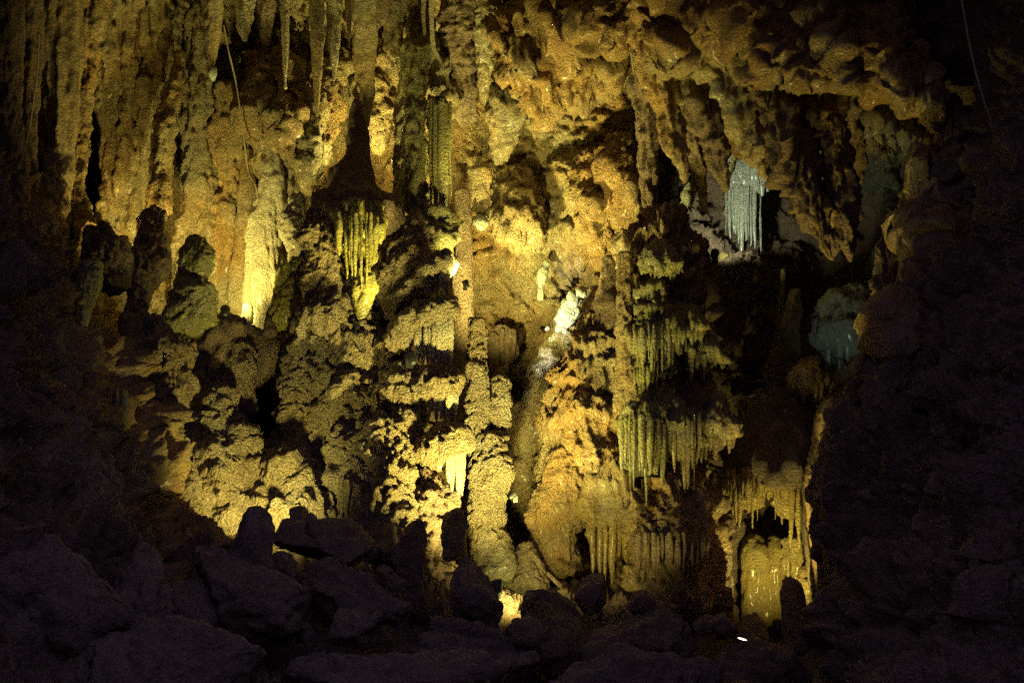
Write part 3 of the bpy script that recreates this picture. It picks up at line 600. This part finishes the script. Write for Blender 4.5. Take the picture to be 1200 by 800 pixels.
curtain('short lit ribs above the long dark slab', 392, 422, 568, [606, 612, 610, 614, 604], 11.2, 'popcorn_grey', bulge=.05)
form('flowstone_mass', 'dark rounded base under the lowest shelf', 'flowstone', [(498, 565, 11.6, 22), (500, 590, 11.5, 32), (500, 630, 11.3, 34), (500, 680, 11.1, 36)], 'popcorn', 'brown', amp=.8)
form('column', 'smooth shaded column behind the slim bright column', 'column', [(541, 225, 13.8, 8), (543, 260, 13.75, 10), (543, 340, 13.7, 11), (544, 420, 13.6, 12), (545, 520, 13.4, 13)], 'smooth', 'brown', amp=.4)  # dark brown puts the shade of the shelves into the colour

# slim bright column
t = thing('slim_column', 'slim bright popcorn column standing free right of the central mass', 'column', P(575, 660, 12.0))
part('shaft', [(559, 374, 12.3, 8.5), (559, 400, 12.3, 9.5), (559, 428, 12.25, 10), (558, 436, 12.2, 13), (559, 470, 12.2, 13), (560, 505, 12.15, 12), (564, 530, 12.1, 15)], 'popcorn', 'popcorn_grey', t, amp=.55, ends='fr')
part('side_lobe', [(586, 446, 12.25, 9), (586, 470, 12.2, 12), (585, 495, 12.2, 11), (587, 516, 12.2, 4)], 'popcorn', 'popcorn_grey', t, amp=.5)
part('drum', [(577, 515, 12.1, 18), (577, 535, 12.05, 22), (576, 575, 12.0, 22), (575, 608, 12.0, 21), (574, 618, 12.0, 15)], 'popcorn', 'popcorn_grey', t, amp=.55)
part('foot', [(572, 615, 12.0, 17), (576, 640, 11.9, 20), (580, 670, 11.8, 22)], 'popcorn', 'tan', t, amp=.6)

# ------------------------------------------------------------------ wall pieces in the middle
wt = thing('stalactite', 'short stalactite with a round cut end coloured pale as if lamplit', 'stalactite', P(563, 268, 13.7))
part('shaft', stalactite_pts(562, 200, 262, 9, 13.75, 1, .6, .15), 'drape', 'ochre', wt, res=2.0)
part('cut_end', [(563, 257, 13.65, 8), (563.5, 263, 13.6, 9), (564, 268, 13.6, 5)], 'drip', 'calcite_and_glint', wt)  # pale colour of the cut face stands for lamplight from below
form('hanging_rock', 'orange bulging boss on the middle wall', 'rock', [(600, 205, 13.9, 20), (606, 240, 13.75, 28), (608, 268, 13.7, 24), (612, 292, 13.8, 10)], 'bulb', 'ochre', amp=.5)
form('hanging_rock', 'golden leaf shaped slab on the middle wall', 'rock', [(726, 165, 13.6, 16), (730, 200, 13.5, 24), (736, 235, 13.5, 22), (724, 268, 13.6, 10)], 'bulb', 'ochre', amp=.45)
form('hanging_rock', 'knobbly ochre boss left of the golden slab', 'rock', [(688, 190, 13.7, 18), (692, 225, 13.6, 24), (698, 260, 13.6, 22), (702, 292, 13.7, 12)], 'bulb', 'ochre', amp=.6)
form('hanging_rock', 'large overhanging brown shelf at the top of the middle wall', 'rock', [(640, 10, 13.2, 40), (650, 50, 13.0, 60), (660, 85, 13.1, 50), (660, 115, 13.4, 24)], 'bulb', 'ochre', amp=.9)
wt = thing('light_patch', 'patch of cool light built as white crust behind the buttress', 'flowstone', P(650, 400, 13.9))
for x, y, q in ((682, 342, 6), (675, 352, 9), (669, 363, 10), (663, 375, 9), (656, 387, 7), (660, 396, 4), (649, 399, 5), (643, 384, 3), (640, 412, 3)):
    part('crust', [(x + 2, y - q * .9, 13.8, q * .5), (x, y, 13.7, q), (x - 3, y + q, 13.7, q * .6)], 'popcorn', 'calcite_and_glint', wt, amp=.9, ry=.6)  # white pieces stand for a ragged patch of cool light
wt = thing('light_patch', 'faint bluish sheen built as pale crust on the middle wall', 'flowstone', P(634, 350, 14.0))
for q in ([(642, 308, 13.95, 4), (637, 322, 13.9, 5), (634, 336, 13.9, 3)], [(633, 338, 13.95, 3), (633, 350, 13.95, 3)]):
    part('crust', q, 'popcorn', 'calcite_and_glint', wt, amp=.7, ry=.5)  # pale pieces stand for a wet sheen on the rock
form('hanging_rock', 'lit lump of rock high on the left of the middle wall', 'rock', [(585, 100, 13.8, 10), (588, 130, 13.7, 18), (590, 160, 13.8, 16), (588, 190, 13.9, 8)], 'bulb', 'tan', amp=.5)
curtain('faint fluted curtain in the shade behind the slim column', 572, 604, 392, [438, 444, 446, 442, 436], 14.0, 'brown', bulge=.05, dense=1.5)

# ------------------------------------------------------------------ right central buttress with terraces
form('buttress', 'smooth grey slope left of the popcorn buttress', 'flowstone', [(700, 348, 14.2, 12), (678, 400, 13.8, 24), (642, 460, 13.5, 34), (626, 520, 13.3, 32), (628, 600, 13.2, 34)], 'smooth', 'tan')
form('buttress', 'ochre popcorn buttress right of the smooth slope', 'flowstone', [(702, 372, 12.8, 20), (690, 420, 12.6, 40), (682, 470, 12.5, 48), (680, 530, 12.4, 50), (684, 590, 12.3, 52)], 'cascade', 'ochre', ry=.6, amp=.85)
form('buttress', 'tall dark smooth stalagmite behind the drip terraces', 'stalagmite', [(716, 305, 12.9, 10), (714, 345, 12.8, 16), (714, 390, 12.7, 18), (716, 440, 12.7, 18)], 'smooth', 'brown')
form('column', 'dark popcorn rib left of the green drip terraces', 'column', [(733, 300, 12.5, 8), (732, 350, 12.4, 9), (733, 410, 12.3, 12), (736, 480, 12.2, 16)], 'cascade', 'ochre', amp=.5)
form('buttress', 'tall dark drip covered pillar carrying the green terraces', 'flowstone', [(778, 255, 12.8, 26), (780, 330, 12.7, 38), (784, 400, 12.65, 46), (786, 480, 12.6, 54), (784, 560, 12.5, 48), (786, 640, 12.3, 52), (784, 700, 12.1, 58)], 'cascade', 'ochre', ry=.55, amp=1.0)
G3 = 'drip fringed terraces on the right hand pillar'
terrace('uppermost green terrace with a mossy knob', 771, 282, 314, 21, 12.35, 12, 13, 'mossy', G3, style='cascade', amp=.8)
terrace('second green terrace shaped like a thatch', 766, 334, 362, 23, 12.3, 13, 16, 'mossy', G3, style='cascade', amp=.8)
terrace('third green terrace running out to the right', 780, 372, 388, 46, 12.25, 20, 14, 'mossy', G3, depth=.5, neck=.6, style='cascade', amp=.8)
curtain('green ribbed curtain below the third terrace', 736, 790, [388, 380], [424, 430, 440, 452, 446, 468, 462, 470], 12.15, 'mossy', bulge=.15, rr=.8, dense=1.7)
wt = terrace('lone green bracket on the right with long drips', 826, 396, 416, 24, 12.3, 12, 16, 'mossy', G3, depth=.7, neck=.5, style='cascade', amp=.8)
for x, y0, y1, r in ((811, 408, 450, 4), (826, 415, 446, 3)): part('long_drip', stalactite_pts(x, y0, y1, r, 12.15, -1), 'drip', 'mossy', wt, res=2.0)
terrace('shaggy dark terrace above the lone green bracket', 812, 318, 344, 24, 12.6, 12, 13, 'brown', G3, style='cascade', amp=.8)
terrace('dark terrace with a green tip high on the right', 806, 284, 302, 18, 12.7, 10, 11, 'brown', G3, style='cascade', amp=.8)
curtain('green tattered curtain at the left foot of the third terrace', 742, 772, [428, 432], [462, 478, 484, 470, 488], 12.1, 'mossy', bulge=.1, rr=.9, dense=1.7)
terrace('massive lower terrace hung with long green icicles', 775, 466, 506, 52, 12.0, 18, 34, 'mossy', G3, depth=.6, neck=.5, style='cascade', amp=.8)
curtain('long yellow green icicle curtain on the lower terrace', 728, 778, [488, 500], [560, 578, 588, 574, 590, 580, 572], 11.75, 'mossy', bulge=.12, rr=.9, dense=1.7)
curtain('tangle of dark icicles on the right of the lower terrace', 784, 822, [496, 490], [556, 568, 586, 560, 572], 11.85, 'tan', bulge=.1, rr=.6, body=False, dense=1.7)
terrace('hanging skull shaped lump with green teeth', 838, 462, 506, 22, 12.1, 9, 26, 'tan', G3, depth=.8, style='cascade', amp=.8)
form('flowstone_mass', 'shaggy brown base of the right hand pillar', 'flowstone', [(784, 575, 11.9, 36), (786, 610, 11.8, 46), (786, 650, 11.7, 52), (786, 695, 11.6, 58)], 'cascade', 'ochre', amp=.9, ry=.7)
curtain('shaggy brown fringe around the base of the right hand pillar', 742, 830, [632, 628], [668, 676, 682, 670, 684, 690, 680, 686, 676, 668], 11.4, 'brown', bulge=.2, rr=.7, body=False, dense=1.7)
curtain('smooth orange curtain at the foot of the buttress', 690, 744, [598, 600], [672, 678, 682, 676, 664, 660, 684], 12.0, 'orange', bulge=.08, rr=1.0)
form('flowstone_mass', 'rounded orange hood above the orange curtain', 'flowstone', [(662, 535, 12.3, 16), (660, 565, 12.2, 26), (655, 610, 12.2, 30), (650, 660, 12.2, 28)], 'cascade', 'ochre', amp=.5)
form('flowstone_mass', 'lumpy ochre hollow roof above the orange curtain', 'flowstone', [(708, 540, 12.2, 22), (712, 570, 12.05, 32), (716, 600, 12.0, 28)], 'cascade', 'ochre', amp=.7)
form('stalagmite', 'glowing yellow double stalagmite behind the foreground stones', 'stalagmite', [(617, 640, 12.0, 9), (618, 656, 11.95, 15), (622, 676, 11.9, 19), (622, 700, 11.8, 24), (624, 725, 11.7, 28)], 'popcorn', 'tan', amp=.4)
form('stalagmite', 'small glowing stub left of the yellow double stalagmite', 'stalagmite', [(597, 655, 12.0, 5), (596, 675, 11.9, 8), (597, 700, 11.8, 10), (598, 720, 11.7, 11)], 'popcorn', 'tan', amp=.3)
form('split_stick', 'dark split stick lying by the yellow stalagmite', 'stick', [(642, 672, 11.6, 2.5), (656, 685, 11.5, 2.5), (672, 698, 11.4, 2.5)], 'drip', 'brown')

# ------------------------------------------------------------------ right: big slanting stalactites, arch, chamber
form('arch', 'rough lit rock arch sweeping from the top down the right side', 'arch', [(700, 20, 12.2, 26), (780, 22, 11.9, 36), (860, 26, 11.6, 40), (930, 40, 11.3, 44), (1010, 58, 11.0, 50), (1080, 100, 10.8, 46), (1122, 185, 10.6, 38), (1124, 260, 10.5, 36), (1112, 330, 10.3, 42), (1085, 410, 10.0, 48)], 'shell', 'ochre', ry=.8, amp=.8, res=2.2)
GS = 'big slanting stalactites under the arch'
form('stalactite', 'slanting brown stalactite nearest the middle wall', 'stalactite', [(772, 60, 12.4, 16), (782, 110, 12.3, 14), (790, 160, 12.25, 11), (800, 195, 12.2, 7), (804, 214, 12.2, 2)], 'flute', 'ochre', GS, ry=.9, amp=.9 + .5)
form('stalactite', 'slanting shaggy stalactite second from the middle wall', 'stalactite', [(818, 70, 12.2, 18), (824, 120, 12.1, 15), (834, 165, 12.1, 13), (845, 200, 12.1, 8), (852, 222, 12.1, 3)], 'flute', 'brown', GS, ry=.9, amp=.9 + .5)
form('stalactite', 'yellow lit slanting stalactite with a blunt end', 'stalactite', [(846, 60, 11.9, 14), (858, 105, 11.8, 14), (872, 145, 11.8, 14), (886, 180, 11.8, 12), (898, 206, 11.8, 6)], 'flute', 'tan', GS, ry=.9, amp=.9 + .45)
form('stalactite', 'longest slanting stalactite with a lit left edge', 'stalactite', [(900, 75, 11.7, 22), (914, 125, 11.6, 24), (930, 175, 11.55, 22), (948, 225, 11.5, 18), (964, 268, 11.5, 12), (973, 296, 11.5, 7), (975, 305, 11.5, 2)], 'flute', 'brown', GS, ry=.9, amp=.9 + .6)
form('stalactite', 'tall dark stalactite with a pale chisel tip beside the longest one', 'stalactite', [(960, 85, 11.6, 20), (972, 140, 11.5, 20), (982, 200, 11.5, 17), (988, 250, 11.45, 14), (993, 285, 11.45, 9), (997, 306, 11.45, 2)], 'flute', 'brown', GS, ry=.9, amp=.9 + .6)
for lab, pts, m in (
    ('dim fluted rib behind the slanting group at its left end', [(752, 80, 13.3, 14), (756, 140, 13.2, 12), (760, 200, 13.1, 9), (762, 262, 13.0, 6)], 'brown'),
    ('dim fluted rib between the first two slanting stalactites', [(800, 75, 12.9, 15), (808, 140, 12.8, 12), (818, 200, 12.8, 9), (826, 250, 12.8, 4)], 'brown'),
    ('dim fluted rib behind the yellow slanting stalactite', [(838, 70, 12.7, 14), (850, 130, 12.7, 12), (862, 170, 12.7, 6), (866, 184, 12.7, 2)], 'ochre'),
    ('dim fluted rib behind the longest slanting stalactite', [(884, 70, 12.4, 18), (898, 130, 12.4, 18), (916, 190, 12.4, 13), (930, 228, 12.4, 4)], 'brown'),
    ('dim fluted rib between the two longest slanting stalactites', [(938, 70, 12.2, 18), (950, 130, 12.2, 18), (962, 190, 12.2, 14), (972, 240, 12.2, 8), (978, 270, 12.2, 3)], 'ochre'),
    ('crooked brown rib at the right end of the slanting group', [(990, 95, 12.0, 16), (1000, 140, 12.2, 12), (1006, 180, 12.4, 8), (1004, 215, 12.6, 5)], 'brown')):
    form('stalactite', lab, 'stalactite', pts, 'flute', m, GS, amp=1.2, ry=.8)
for i, (x, y, lab) in enumerate([(868, 92, 'short hanging drip leftmost under the arch lip'), (878, 100, 'short hanging drip second from left under the arch lip'), (890, 88, 'short hanging drip third from left under the arch lip'), (760, 96, 'short hanging drip on the ledge above the dark recess'), (742, 88, 'thin hanging drip left of the dark recess')]):
    stal(lab, x, 45, y, 4, 11.6 if x > 800 else 12.6, 1, 'tan', group='short drips under the arch lip')
curtain('pale green fluted curtain lit in the far chamber', 850, 893, [222, 216], [286, 300, 308, 312, 306, 298, 300, 290], 16.4, 'calcite_and_glint', bulge=.25, rr=.75, dense=1.5, bodymat='tan')
terrace('ragged pale crest above the far fluted curtain', 876, 176, 206, 26, 16.4, 10, 20, 'calcite_and_glint', None)
curtain('ragged pale strip lit cool white left of the far curtain', 796, 818, [222, 204], [262, 250, 240, 232], 15.2, 'calcite_and_glint', bulge=.05, body=False)
for lab, q in (('small glint built as pale crust left of the slanting stalactites', [(808, 214, 13.6, 3), (806, 228, 13.6, 5), (802, 246, 13.6, 3)]), ('thin glint built as pale crust on the rib by the middle wall', [(747, 268, 13.0, 2), (746, 285, 13.0, 3), (746, 304, 13.0, 1.5)]),
               ('glint built as pale crust between the slanting stalactites', [(904, 160, 13.6, 3), (907, 172, 13.6, 6), (904, 182, 13.6, 2)]), ('ragged thread of cool light built as pale crust above the far curtain', [(862, 170, 14.2, 2), (860, 186, 14.2, 4), (854, 204, 14.2, 3)])):
    form('glint_crust', lab, 'calcite', q, 'popcorn', 'calcite_and_glint', 'cool glints built as pale crusts', amp=.8, ry=.6)  # small pale pieces added to stand for scattered cool glints
form('flowstone_mass', 'dark block carrying the far fluted curtain', 'flowstone', [(870, 312, 15.6, 26), (872, 340, 15.3, 30), (874, 380, 15.0, 30), (872, 430, 14.6, 34)], 'popcorn', 'brown', amp=.7)
curtain('dim brown icicle fringe on the dark block', 850, 886, 345, [372, 380, 384, 376, 370], 14.6, 'brown', bulge=.1)
form('loose_stone', 'small red stone lying by the foot of the far curtain', 'stone', [(846, 298, 15.6, 4), (849, 303, 15.5, 6), (846, 308, 15.5, 4)], 'drip', 'orange')
form('stalagmite', 'slender green stalagmite standing in the dark chamber', 'stalagmite', [(918, 316, 14.2, 3), (917, 335, 14.2, 3.5), (915, 360, 14.1, 4), (914, 380, 14.1, 6)], 'drip', 'mossy')
form('pillar', 'finger shaped dark pillar below the slender green stalagmite', 'pillar', [(933, 342, 14.0, 6), (928, 370, 13.9, 11), (920, 400, 13.8, 14), (914, 440, 13.6, 18), (906, 490, 13.4, 22)], 'popcorn', 'brown', amp=.5)
terrace('dim teal shelf with icicles at the back right', 998, 345, 395, 34, 13.9, 12, 42, 'calcite_and_glint', None, style='bulb')
terrace('small orange fringed bracket in the dark chamber', 953, 424, 442, 22, 13.0, 10, 26, 'orange', None)
form('hanging_rock', 'dim teal boulder high in the back right chamber', 'rock', [(1030, 118, 16.0, 26), (1036, 155, 15.8, 34), (1030, 195, 15.8, 26), (1026, 215, 15.8, 10)], 'shell', 'tan', amp=.8)
form('flowstone_mass', 'smooth brown dome above the right hand niche', 'flowstone', [(912, 470, 13.2, 26), (908, 505, 12.9, 46), (902, 540, 12.7, 58), (900, 560, 12.7, 54)], 'smooth', 'brown', amp=.6, ends='rf')
form('flowstone_mass', 'fluted reddish wall rib below the arch', 'flowstone', [(1100, 160, 11.4, 10), (1090, 205, 11.2, 16), (1072, 255, 11.0, 20), (1056, 310, 10.7, 22), (1050, 370, 10.4, 22), (1042, 430, 10.0, 28)], 'flute', 'brown', amp=1.1)
form('flowstone_mass', 'knobbly reddish rib inside the arch foot', 'flowstone', [(1082, 230, 10.7, 14), (1080, 300, 10.4, 18), (1076, 380, 10.0, 22), (1064, 450, 9.6, 28)], 'flute', 'brown', amp=1.1)

# niche
curtain('golden drip curtain on the left of the niche', 846, 904, [556, 552], [586, 596, 606, 612, 598, 614, 604, 592, 584], 12.5, 'orange', bulge=.18, rr=.8, dense=1.7)
curtain('golden cascade in the middle of the niche', 902, 946, [545, 552], [606, 632, 640, 628, 642, 636, 622], 12.55, 'orange', bulge=.12, rr=.95, dense=1.7)
form('stalagmite', 'tall golden column with a rounded top in the niche', 'stalagmite', [(884, 632, 13.1, 12), (883, 650, 13.0, 16), (884, 690, 12.95, 15), (885, 725, 12.9, 17)], 'drape', 'orange', amp=.7)
form('stalagmite', 'golden column second from left in the niche', 'stalagmite', [(908, 634, 13.1, 9), (907, 660, 13.0, 14), (906, 725, 12.95, 15)], 'drape', 'orange', amp=.7)
curtain('golden hanging folds on the right of the niche', 918, 954, [636, 646], [690, 700, 676, 682], 12.85, 'orange', bulge=.1)
form('stalagmite', 'golden mound at the right foot of the niche', 'stalagmite', [(944, 668, 12.7, 8), (948, 690, 12.6, 13), (948, 735, 12.5, 17)], 'popcorn', 'orange', amp=.4)
form('column', 'thin golden strip at the left edge of the niche', 'column', [(852, 652, 12.9, 3), (850, 685, 12.85, 5), (852, 715, 12.8, 5)], 'drip', 'orange')
form('column', 'dark knotted column left of the niche', 'column', [(846, 590, 12.6, 12), (848, 640, 12.4, 9), (850, 680, 12.3, 7), (846, 740, 12.1, 12)], 'popcorn', 'brown', amp=.5)
form('stalagmite', 'dark hooded stalagmite in front of the niche lamp', 'stalagmite', [(924, 680, 11.9, 8), (928, 690, 11.85, 13), (930, 715, 11.8, 15), (930, 760, 11.7, 15)], 'smooth', 'dark_rock', amp=.4)
form('boulder', 'low dark boulder at the foot of the niche', 'boulder', [(893, 722, 11.9, 12), (890, 736, 11.8, 22), (888, 775, 11.6, 28)], 'rock', 'dark_rock', amp=.4)

# ------------------------------------------------------------------ foreground boulders
GB = 'dark boulders across the foreground'
def boulder(label, pts, mat='dark_rock', amp=.6, **kw): return form('boulder', label, 'boulder', pts, 'rock', mat, GB, amp=amp, **kw)
boulder('upright stone like a stubby finger at the front', [(294, 584, 9.0, 10), (297, 600, 9.0, 19), (291, 628, 8.9, 25), (288, 668, 8.8, 36)], amp=.35)
boulder('big sloping boulder below the upright stone', [(244, 646, 8.9, 26), (276, 672, 8.6, 50), (316, 704, 8.4, 62), (356, 756, 8.2, 60)], ry=.7)
boulder('rounded dim boulder at the lower left', [(158, 655, 8.4, 22), (160, 680, 8.2, 36), (160, 720, 8.0, 42), (156, 800, 7.7, 56)], amp=.4)
boulder('small rounded boulder behind the dim lower left one', [(134, 652, 8.7, 10), (132, 666, 8.6, 18), (130, 700, 8.5, 26)], amp=.35)
boulder('broad dark bank in the bottom left corner', [(-60, 730, 7.2, 70), (30, 712, 7.5, 82), (110, 742, 7.5, 66)], ry=.6)
boulder('dark rugged shoulder of the left slope', [(70, 490, 9.8, 40), (92, 550, 9.5, 56), (108, 610, 9.2, 62), (110, 690, 8.8, 70)], ry=.6, amp=.8)
boulder('long flat dark slab in the middle foreground', [(330, 620, 9.6, 14), (370, 630, 9.5, 22), (420, 640, 9.4, 22), (458, 648, 9.3, 12)], ry=1.6, amp=.4)
boulder('dark bank under the long flat slab', [(322, 690, 9.2, 26), (372, 694, 9.0, 46), (436, 708, 8.9, 46), (492, 728, 8.8, 32)], ry=.6)
boulder('rounded cap stone on the long slab', [(364, 603, 9.5, 8), (364, 612, 9.4, 12), (364, 630, 9.4, 14)], amp=.3)
boulder('dark lumps behind the long slab', [(345, 595, 10.3, 10), (352, 604, 10.2, 18), (354, 630, 10.1, 26)], amp=.35)
boulder('knobbed rock with a lit rim right of the slab', [(474, 610, 10.0, 8), (484, 622, 9.9, 17), (478, 646, 9.8, 24), (492, 684, 9.7, 18), (488, 734, 9.6, 24)], 'brown', amp=.45)
boulder('low dim boulder between the sloping boulder and the lit rim rock', [(372, 742, 8.2, 24), (404, 728, 8.2, 36), (444, 742, 8.2, 30)], amp=.45)
boulder('jagged lit rock above the boxy block', [(528, 600, 10.6, 14), (534, 625, 10.4, 20), (540, 655, 10.3, 20)], 'popcorn_grey', amp=.5)
boulder('boxy dark block at the foot of the slim column', [(546, 654, 9.3, 24), (554, 664, 9.2, 36), (560, 690, 9.1, 38), (562, 724, 9.0, 40)], amp=.35, ends='ff')
boulder('tall dark mass under the boxy block', [(492, 770, 8.7, 34), (535, 742, 8.7, 50), (572, 744, 8.7, 48), (616, 772, 8.8, 32)], amp=.5)
boulder('small pointed stone right of the boxy block', [(624, 698, 10.0, 10), (626, 708, 9.9, 20), (628, 730, 9.8, 24)], amp=.35)
boulder('dark angular stone in front of the orange curtain', [(694, 674, 10.4, 12), (694, 688, 10.3, 21), (696, 715, 10.2, 25)], amp=.35)
boulder('layered pale stones lying below the yellow stalagmite', [(642, 722, 9.9, 22), (654, 734, 9.6, 40), (650, 754, 9.4, 40), (646, 790, 9.0, 46)], 'brown', amp=.4)
boulder('wide dark bank right of the layered stones', [(632, 776, 9.2, 32), (696, 752, 9.5, 42), (766, 748, 9.7, 42), (836, 772, 9.6, 30)], amp=.55, ry=.7)
boulder('flat slab at the foot of the shaggy pillar', [(770, 706, 10.3, 16), (778, 714, 10.2, 24), (778, 740, 10.0, 26)], 'brown', amp=.35)
boulder('dark bank in front of the niche', [(822, 794, 10.0, 28), (876, 778, 10.2, 34), (944, 782, 10.1, 34)], amp=.5, ry=.6)
boulder('low dark ledge along the bottom left of the picture', [(60, 806, 7.2, 44), (180, 792, 7.4, 56), (300, 800, 7.5, 52)])
boulder('low dark ledge along the bottom middle of the picture', [(330, 812, 7.5, 46), (450, 800, 7.6, 54), (580, 808, 7.8, 48)])
boulder('low dark ledge along the bottom right of the middle', [(600, 812, 8.2, 40), (720, 806, 8.4, 50), (860, 816, 8.6, 44)])
boulder('tilted stone leaning on the left flank of the sloping boulder', [(196, 716, 8.5, 16), (214, 700, 8.5, 28), (232, 722, 8.4, 26), (240, 760, 8.3, 20)])
boulder('small wedge of rock under the upright stone', [(318, 646, 9.0, 10), (330, 660, 9.0, 18), (346, 676, 8.9, 14)])
boulder('small dark cobble between the slab and the rim rock', [(446, 664, 9.4, 10), (456, 672, 9.3, 16), (470, 680, 9.3, 12)])
boulder('angular stone in the dip below the glowing stub', [(600, 740, 9.3, 14), (618, 734, 9.3, 20), (640, 746, 9.3, 16)])
boulder('low stone right of the dark angular stone', [(738, 706, 10.2, 10), (752, 702, 10.2, 16), (772, 708, 10.2, 12)])
boulder('flat dark stone between the wide bank and the niche', [(818, 738, 10.3, 12), (838, 730, 10.3, 18), (860, 742, 10.3, 14)])
boulder('rough dark buttress at the bottom right', [(1070, 440, 9.8, 32), (1056, 510, 9.5, 54), (1058, 580, 9.3, 62), (1064, 660, 9.1, 60), (1056, 740, 8.9, 58), (1056, 860, 8.5, 60)], 'brown', ry=.6, amp=.9)
form('rock_ridge', 'crooked rock ridge bounding the niche on the right', 'rock', [(1050, 400, 10.6, 16), (1028, 440, 10.4, 18), (1002, 485, 10.2, 20), (984, 540, 10.0, 20), (980, 600, 9.9, 20), (990, 670, 9.7, 20), (1002, 740, 9.5, 22), (1010, 830, 9.2, 26)], 'shell', 'brown', amp=.5)
boulder('dark wall bulge at the right edge', [(1150, 330, 9.2, 60), (1150, 430, 8.8, 80), (1150, 560, 8.5, 90), (1150, 760, 8.0, 110), (1150, 860, 7.8, 120)], 'brown', ry=.5, amp=1.6)
print('triangles', TRI[0])
